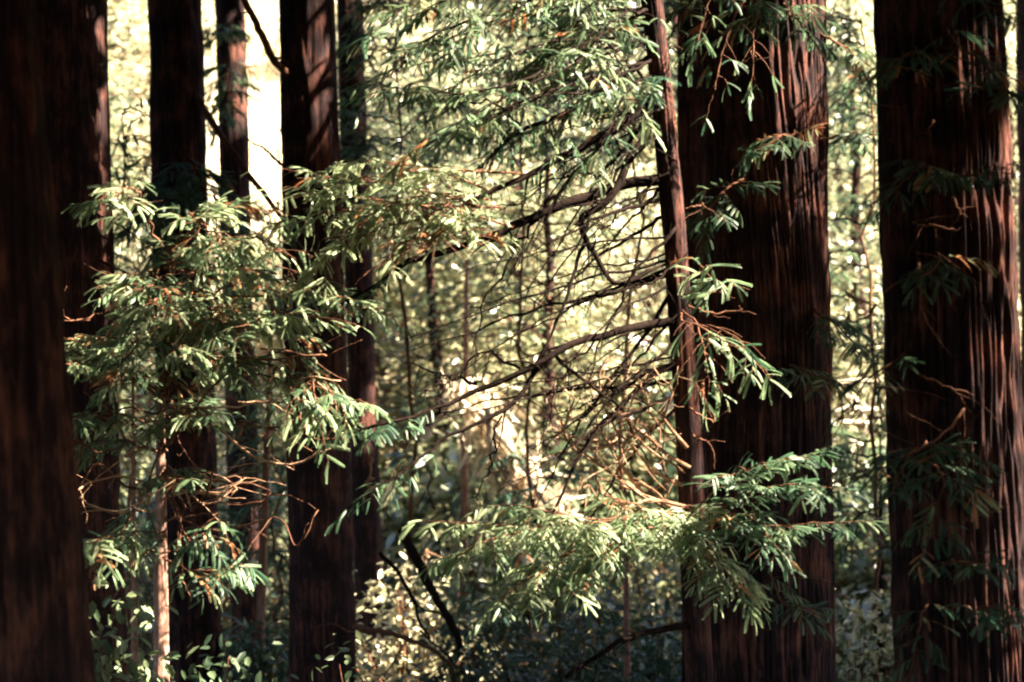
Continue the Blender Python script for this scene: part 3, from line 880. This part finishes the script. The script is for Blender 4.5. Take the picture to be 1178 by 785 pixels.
while yy < 51:
    half = 0.36 * yy + 3.0
    xx = -half + RNG.uniform(0, 1.5)
    while xx < half:
        x, y = xx + RNG.normal(0, 0.5), yy + RNG.normal(0, 0.6)
        xx += 1.9 + 0.018 * yy
        cm = float(clear_mask(x, y))
        if cm > 0.25 and (y < 37 or RNG.uniform() > 0.5):
            continue
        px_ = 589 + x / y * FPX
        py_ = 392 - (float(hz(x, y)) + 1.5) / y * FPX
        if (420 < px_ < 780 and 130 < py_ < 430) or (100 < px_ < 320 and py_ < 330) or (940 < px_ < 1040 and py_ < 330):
            k = int(RNG.choice([2, 3, 3, 7, 3, 6, 7]))  # pale bushes picked here to imitate sunlit patches of the slope
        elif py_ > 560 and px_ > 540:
            k = int(RNG.choice([0, 5, 8]))  # only dark bushes here, their leaf colour imitating shade low on the slope
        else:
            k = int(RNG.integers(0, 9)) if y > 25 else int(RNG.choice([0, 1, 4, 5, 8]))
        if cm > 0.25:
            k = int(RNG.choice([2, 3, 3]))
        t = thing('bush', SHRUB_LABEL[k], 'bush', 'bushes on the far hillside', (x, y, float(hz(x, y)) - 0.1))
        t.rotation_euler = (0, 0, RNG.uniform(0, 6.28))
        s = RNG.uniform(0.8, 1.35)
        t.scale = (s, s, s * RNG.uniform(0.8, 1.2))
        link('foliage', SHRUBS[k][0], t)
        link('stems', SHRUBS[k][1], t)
        cnt += 1
    yy += 1.75


def hill_tree(seed, h, w, z0, nclump, nleaf, leaf, tone):
    global RNG
    keep_rng = RNG
    RNG = np.random.default_rng(seed)
    mf, ms = MB(), MB()
    ax = wob(np.stack([np.zeros(14), np.zeros(14), np.linspace(-0.2, h, 14)], -1), 0.25)
    tube(ms, ax, np.linspace(0.16, 0.02, 14), 8)
    for k in range(nclump):
        f = RNG.uniform(0, 1)
        zz = z0 + (h - z0) * f
        c0 = np.array([np.interp(zz, ax[:, 2], ax[:, 0]), np.interp(zz, ax[:, 2], ax[:, 1]), zz])
        a = RNG.uniform(0, 2 * np.pi)
        ln = w * (1 - 0.6 * f) * RNG.uniform(0.4, 1.1)
        c = c0 + [math.cos(a) * ln, math.sin(a) * ln, RNG.uniform(-0.1, 0.35) * ln]
        st = wob(spline([c0, (c0 + c) / 2 + [0, 0, .1], c], 6), 0.08)
        tube(ms, st, np.linspace(0.025, 0.006, 6), 4, cap=False)
        n = int(nleaf * RNG.uniform(0.5, 1.4))
        q = c0 + (c - c0) * RNG.uniform(0.35, 1.1, (n, 1))
        off = RNG.normal(0, 1, (n, 3)) * np.array([0.3, 0.3, 0.16])
        tn = np.clip(RNG.normal(tone, 0.1) + RNG.normal(0, 0.14, n), 0, 1)
        scatter(mf, LEAF, q + off, nrm(off + (c - c0) * 0.3) - [0, 0, 0.25], np.array([0, 0, 1.0]) + RNG.normal(0, 0.5, (n, 3)), RNG.uniform(0.7, 1.3, n) * leaf, tn)
    RNG = keep_rng
    return mf.mesh('crown'), ms.mesh('trunk', smooth=True)


HT = [hill_tree(300, 8.0, 2.2, 1.5, 75, 70, 0.14, 0.4), hill_tree(301, 9.5, 1.9, 2.2, 80, 65, 0.14, 0.28), hill_tree(302, 6.5, 2.4, 1.2, 70, 70, 0.13, 0.6)]
HLAB = ['mid green slender tree blurred on the far hillside', 'tall dark green tree blurred on the far hillside', 'yellow-green spreading tree blurred on the far hillside']
for f_, s_ in HT:
    f_.materials.append(M_BRUSH)
    s_.materials.append(M_BARK)
for (x_, y_, d_, k) in ((90, 500, 24, 1), (420, 420, 27, 1), (500, 520, 24, 1), (780, 330, 34, 1), (970, 330, 33, 2), (985, 520, 26, 1), (1165, 420, 30, 2), (960, 180, 44, 1), (520, 190, 45, 2), (680, 170, 46, 0), (440, 190, 46, 1), (640, 560, 23, 0), (590, 460, 27, 0)):
    p = P(x_, y_, d_)
    t = thing('hillside_tree', HLAB[k], 'tree', 'small trees on the far hillside', (p[0], p[1], float(hz(p[0], p[1]))))
    t.rotation_euler = (0, 0, RNG.uniform(0, 6.28))
    s = RNG.uniform(0.8, 1.2)
    t.scale = (s, s, s)
    link('crown', HT[k][0], t)
    link('trunk', HT[k][1], t)

def mid_sapling(label, x, y0, y1, d, nl, reach, tone, seed):
    """young understory redwood, stem at pixel x, leafy between pixel rows y0 (top) and y1"""
    global RNG
    keep_rng = RNG
    RNG = np.random.default_rng(seed)
    top = P(x, y0, d)
    zg = float(hz(top[0], top[1]))
    t = thing('young_redwood', label, 'tree', 'young redwoods between the large trunks', (top[0], top[1], zg))
    base = np.array(t.location)
    z = np.linspace(zg - 0.1, top[2], 24)
    ax = wob(np.stack([np.full(24, top[0]), np.full(24, top[1]), z], -1), 0.3)
    mb = MB()
    tube(mb, ax, np.linspace(0.035, 0.008, 24), 7)
    link('trunk', mb.mesh('trunk', base, smooth=True), t, M_TWIG_RED)
    zb = P(x, y1, d)[2]
    for k in range(nl):
        f = (k + RNG.uniform(0, 1)) / nl
        zz = zb + (top[2] - zb) * f
        c = np.array([np.interp(zz, z, ax[:, 0]), np.interp(zz, z, ax[:, 1]), zz])
        a = RNG.uniform(0, 2 * np.pi)
        ln = reach * (1 - 0.55 * f) * RNG.uniform(0.6, 1.15)
        tip = c + np.array([math.cos(a) * ln, math.sin(a) * ln * 0.8, RNG.uniform(-0.35, 0.15) * ln])
        limb(t, [c, (c + tip) / 2 + [0, 0, 0.1 * ln], tip], 0.014, 0.003, dict(start=0.15, n=int(9 * ln) + 4, tl=(0.25, 0.6), fl=(0.12, 0.2), tone=(tone, 0.2), dead=0.03, gap=0.05), wobble=0.06, fuzz=0)
    RNG = keep_rng


for args in (('dim young redwood in the gap beside the trunk with the sunlit rim', 140, 130, 420, 15.5, 16, 1.0, 0.2, 901),
             ('dark young redwood behind the upper leafy limbs, right of the ribbed trunk', 455, -120, 260, 16.5, 22, 1.5, 0.22, 902),
             ('taller dark young redwood behind the upper leafy limbs, near the middle', 590, -160, 190, 17.5, 22, 1.6, 0.25, 903),
             ('young redwood whose dark sprays hang left of the narrow black trunk top', 700, -140, 150, 15.8, 18, 1.2, 0.25, 904),
             ('small young redwood low behind the bright hanging spray', 610, 520, 760, 16.0, 16, 1.2, 0.12, 905),
             ('young redwood in the gap between the two thick right-hand trunks', 990, 20, 640, 15.0, 26, 1.1, 0.3, 907),
             ('young redwood with its sprays between the pale stems and the ribbed trunk', 300, 430, 760, 16.5, 14, 0.8, 0.25, 908)):
    mid_sapling(*args)

# dry grass of the clearing and low ground cover of the slope
mb = MB()
n = 26000
x = RNG.uniform(-14, -3, n)
y = RNG.uniform(27, 54, n)
k = RNG.uniform(0, 1, n) < clear_mask(x, y)
x, y = x[k], y[k]
pos = np.stack([x, y, hz(x, y)], -1)
scatter(mb, strip_template(0.05), pos, np.array([0, 0, 1.0]) + RNG.normal(0, 0.35, (len(x), 3)), RNG.normal(0, 1, (len(x), 3)), RNG.uniform(0.2, 0.5, len(x)), RNG.uniform(0, 1, len(x)))
link('dry_grass', mb.mesh('dry_grass'), None, M_STRAW, kind='stuff', label='pale dry grass covering the sunlit clearing', category='grass')
mb = MB()
n = 60000
y = RNG.uniform(14, 52, n)
x = RNG.uniform(-1, 1, n) * (0.37 * y + 2)
k = clear_mask(x, y) < 0.3
x, y = x[k], y[k]
pos = np.stack([x, y, hz(x, y) + RNG.uniform(0, 0.45, len(x))], -1)
scatter(mb, LEAF, pos, RNG.normal(0, 1, (len(x), 3)) * [1, 1, 0.5], np.array([0, 0, 1.0]) + RNG.normal(0, 0.5, (len(x), 3)), RNG.uniform(0.08, 0.2, len(x)), np.clip(RNG.normal(0.4, 0.2, len(x)), 0, 1))
link('ground_cover', mb.mesh('ground_cover'), None, M_BRUSH, kind='stuff', label='low leafy ground cover on the forest floor and slope', category='ground cover')


# ------------------------------------------------------------------ bushes at the foot of the picture
def near_bush(label, x, y, d, w, h, seed, tone, leaf, nclump, m=M_BAY, nleaf=22, spread=0.14):
    p = P(x, y, d)
    zg = float(hz(p[0], p[1]))
    top = p[2]
    f_, s_ = shrub_mesh(seed, max(0.6, top - zg), w, nclump, nleaf, leaf, tone, spread=spread)
    f_.materials.append(m)
    s_.materials.append(M_TWIG_RED)
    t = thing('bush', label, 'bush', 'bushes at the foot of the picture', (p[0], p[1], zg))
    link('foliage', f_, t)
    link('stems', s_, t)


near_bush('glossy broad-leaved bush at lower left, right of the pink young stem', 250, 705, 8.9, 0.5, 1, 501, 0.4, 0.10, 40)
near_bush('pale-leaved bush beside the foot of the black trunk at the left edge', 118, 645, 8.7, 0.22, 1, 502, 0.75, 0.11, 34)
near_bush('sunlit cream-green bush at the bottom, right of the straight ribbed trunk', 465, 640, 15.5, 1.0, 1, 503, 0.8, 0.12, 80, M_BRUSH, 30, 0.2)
near_bush('dark bluish bush under the bright hanging spray', 640, 655, 14.0, 1.3, 1, 504, 0.12, 0.12, 120, M_BAY, 30, 0.22)  # leaf tone kept dark to imitate the deep shade under the spray
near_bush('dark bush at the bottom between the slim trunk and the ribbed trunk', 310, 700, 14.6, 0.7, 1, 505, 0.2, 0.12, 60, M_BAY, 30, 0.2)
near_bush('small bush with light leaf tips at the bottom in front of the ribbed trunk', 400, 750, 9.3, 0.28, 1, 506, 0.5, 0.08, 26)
near_bush('dark leafy bush low in the middle, left of the dark bluish bush', 560, 700, 14.4, 0.8, 1, 509, 0.2, 0.13, 70, M_BAY, 30, 0.2)  # dark leaves stand in for shade here as well
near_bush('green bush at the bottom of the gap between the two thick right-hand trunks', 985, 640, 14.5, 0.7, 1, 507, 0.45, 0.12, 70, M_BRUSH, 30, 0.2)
near_bush('low bush right of the dark bluish one, against the foot of the narrow black trunk', 745, 660, 13.6, 0.7, 1, 508, 0.15, 0.12, 80, M_BAY, 30, 0.2)  # dark leaf tone carries on the imitated shade to the right


# ------------------------------------------------------------------ fallen logs and dead sticks
def stick(name, label, cat, pts, r0, r1, m, twigs=0, group=None, sides=8, tl=(0.2, 0.7)):
    w = spline(np.array(px(*pts)), 16)
    w = wob(w, 0.04)
    base = w[0]
    t = thing(name, label, cat, group, base)
    mb = MB()
    tube(mb, w, np.linspace(r0, r1, 16), sides)
    link('stem', mb.mesh('stem', base, smooth=True), t, m)
    for k in range(twigs):
        i = int(RNG.uniform(1, 15))
        ln = RNG.uniform(*tl)
        dr = nrm(RNG.normal(0, 0.5, 3) + [0.15, 0, -0.7])
        q = np.linspace(0, 1, 6)[:, None]
        mb = MB()
        tube(mb, wob(w[i] + dr * ln * q, 0.08), np.linspace(max(0.012, r1 * 0.35), 0.004, 6), 5)
        link('broken_twig', mb.mesh('broken_twig', base, smooth=True), t, m)


stick('fallen_log', 'bleached fallen log slanting down right through the brush in the middle', 'log', ((535, 440, 20.5), (575, 510, 20.3), (610, 565, 20.2), (650, 620, 20.0)), 0.13, 0.08, M_LOG, 40, tl=(0.3, 0.9))
stick('fallen_branch', 'thinner bleached branch lying along the slanting log', 'branch', ((548, 470, 20.0), (590, 520, 19.9), (622, 572, 19.8), (640, 612, 19.7)), 0.045, 0.02, M_LOG, 24, tl=(0.2, 0.7))
stick('fallen_branch', 'knobbly bleached branch crossing the upper end of the slanting log', 'branch', ((560, 470, 19.9), (565, 520, 19.9), (590, 560, 19.8)), 0.06, 0.03, M_LOG, 12, tl=(0.2, 0.6))
lt = [o for o in COL.objects if o.get('label', '').startswith('bleached fallen log slanting')][0]
mb = MB()
n = 800
t = RNG.uniform(0, 1, n)
a0 = np.array(px((535, 440, 20.4), (575, 510, 20.2), (610, 565, 20.1), (650, 620, 19.9)))
q = spline(a0, 200)[(t * 199).astype(int)] + RNG.normal(0, 1, (n, 3)) * [0.2, 0.12, 0.16]
scatter(mb, strip_template(0.07), q, np.array([0.25, -0.1, -0.8]) + RNG.normal(0, 0.45, (n, 3)), RNG.normal(0, 1, (n, 3)) + [0.6, -0.4, 0.6], RNG.uniform(0.15, 0.5, n), RNG.uniform(0, 1, n))
link('dry_needles', mb.mesh('dry_needles', np.array(lt.location)), lt, M_DRY)
stick('fallen_branch', 'short bright broken branch left of the bleached slanting log', 'branch', ((510, 462, 19), (498, 482, 19), (488, 505, 19)), 0.09, 0.06, M_LOG, 0)
stick('fallen_log', 'upper of two pale logs lying across the slope right of the ribbed trunk top', 'log', ((380, 8, 40), (420, 5, 40), (460, 0, 40)), 0.3, 0.22, M_LOG, 2)
stick('fallen_log', 'lower of two pale logs lying across the slope right of the ribbed trunk top', 'log', ((376, 50, 39), (420, 38, 39), (462, 24, 39)), 0.22, 0.16, M_LOG, 2)
for k, yk in enumerate((440, 470, 488, 510)):
    stick('fallen_branch', ('top', 'second', 'third', 'bottom')[k] + ' of the pale branches stacked across the gap between the two thick right-hand trunks', 'branch', ((950 + 8 * k, yk + 6 - 3 * k, 22), (985, yk, 22), (1015 - 6 * k, yk - 2 + 3 * k, 22)), 0.05, 0.03, M_LOG, 2)
stick('fallen_branch', 'dark leaning branch low in the middle, right of the thin dark trunk', 'branch', ((462, 610, 13), (485, 655, 13), (505, 690, 13), (530, 745, 13)), 0.05, 0.03, M_TWIG, 3)
stick('fallen_branch', 'thin dark branch left of the larger dark leaning branch low in the middle', 'branch', ((436, 635, 13.2), (470, 680, 13.2), (495, 735, 13.2)), 0.022, 0.012, M_TWIG, 3)
stick('fallen_branch', 'brown branch lying over the sunlit bush at the bottom, right of the ribbed trunk', 'branch', ((405, 720, 13.6), (470, 738, 13.6), (520, 765, 13.6)), 0.03, 0.016, M_TWIG_RED, 3)
SG = 'dead twigs caught in the brush'
for k in range(46):
    x, y = RNG.uniform(425, 770), RNG.uniform(330, 780)
    if k > 36:
        x, y = RNG.uniform(955, 1030), RNG.uniform(150, 700)
    d = RNG.uniform(13, 20)
    a = RNG.uniform(0, 2 * math.pi)
    l = RNG.uniform(20, 55)
    x1, y1 = x + l * math.cos(a), y + l * math.sin(a)
    stick('dead_twig', 'thin pale dead twig caught in the brush behind the dark limbs', 'twig', ((x, y, d), ((x + x1) / 2 + RNG.normal(0, 6), (y + y1) / 2 + RNG.normal(0, 6), d), (x1, y1, d)), 0.016, 0.006, M_DEAD if k % 3 else M_TWIG_RED, 2, SG, 5, (0.1, 0.3))
print('bushes', cnt, 'objects', len(bpy.data.objects), 'tris', sum(len(m.polygons) for m in bpy.data.meshes) * 2)
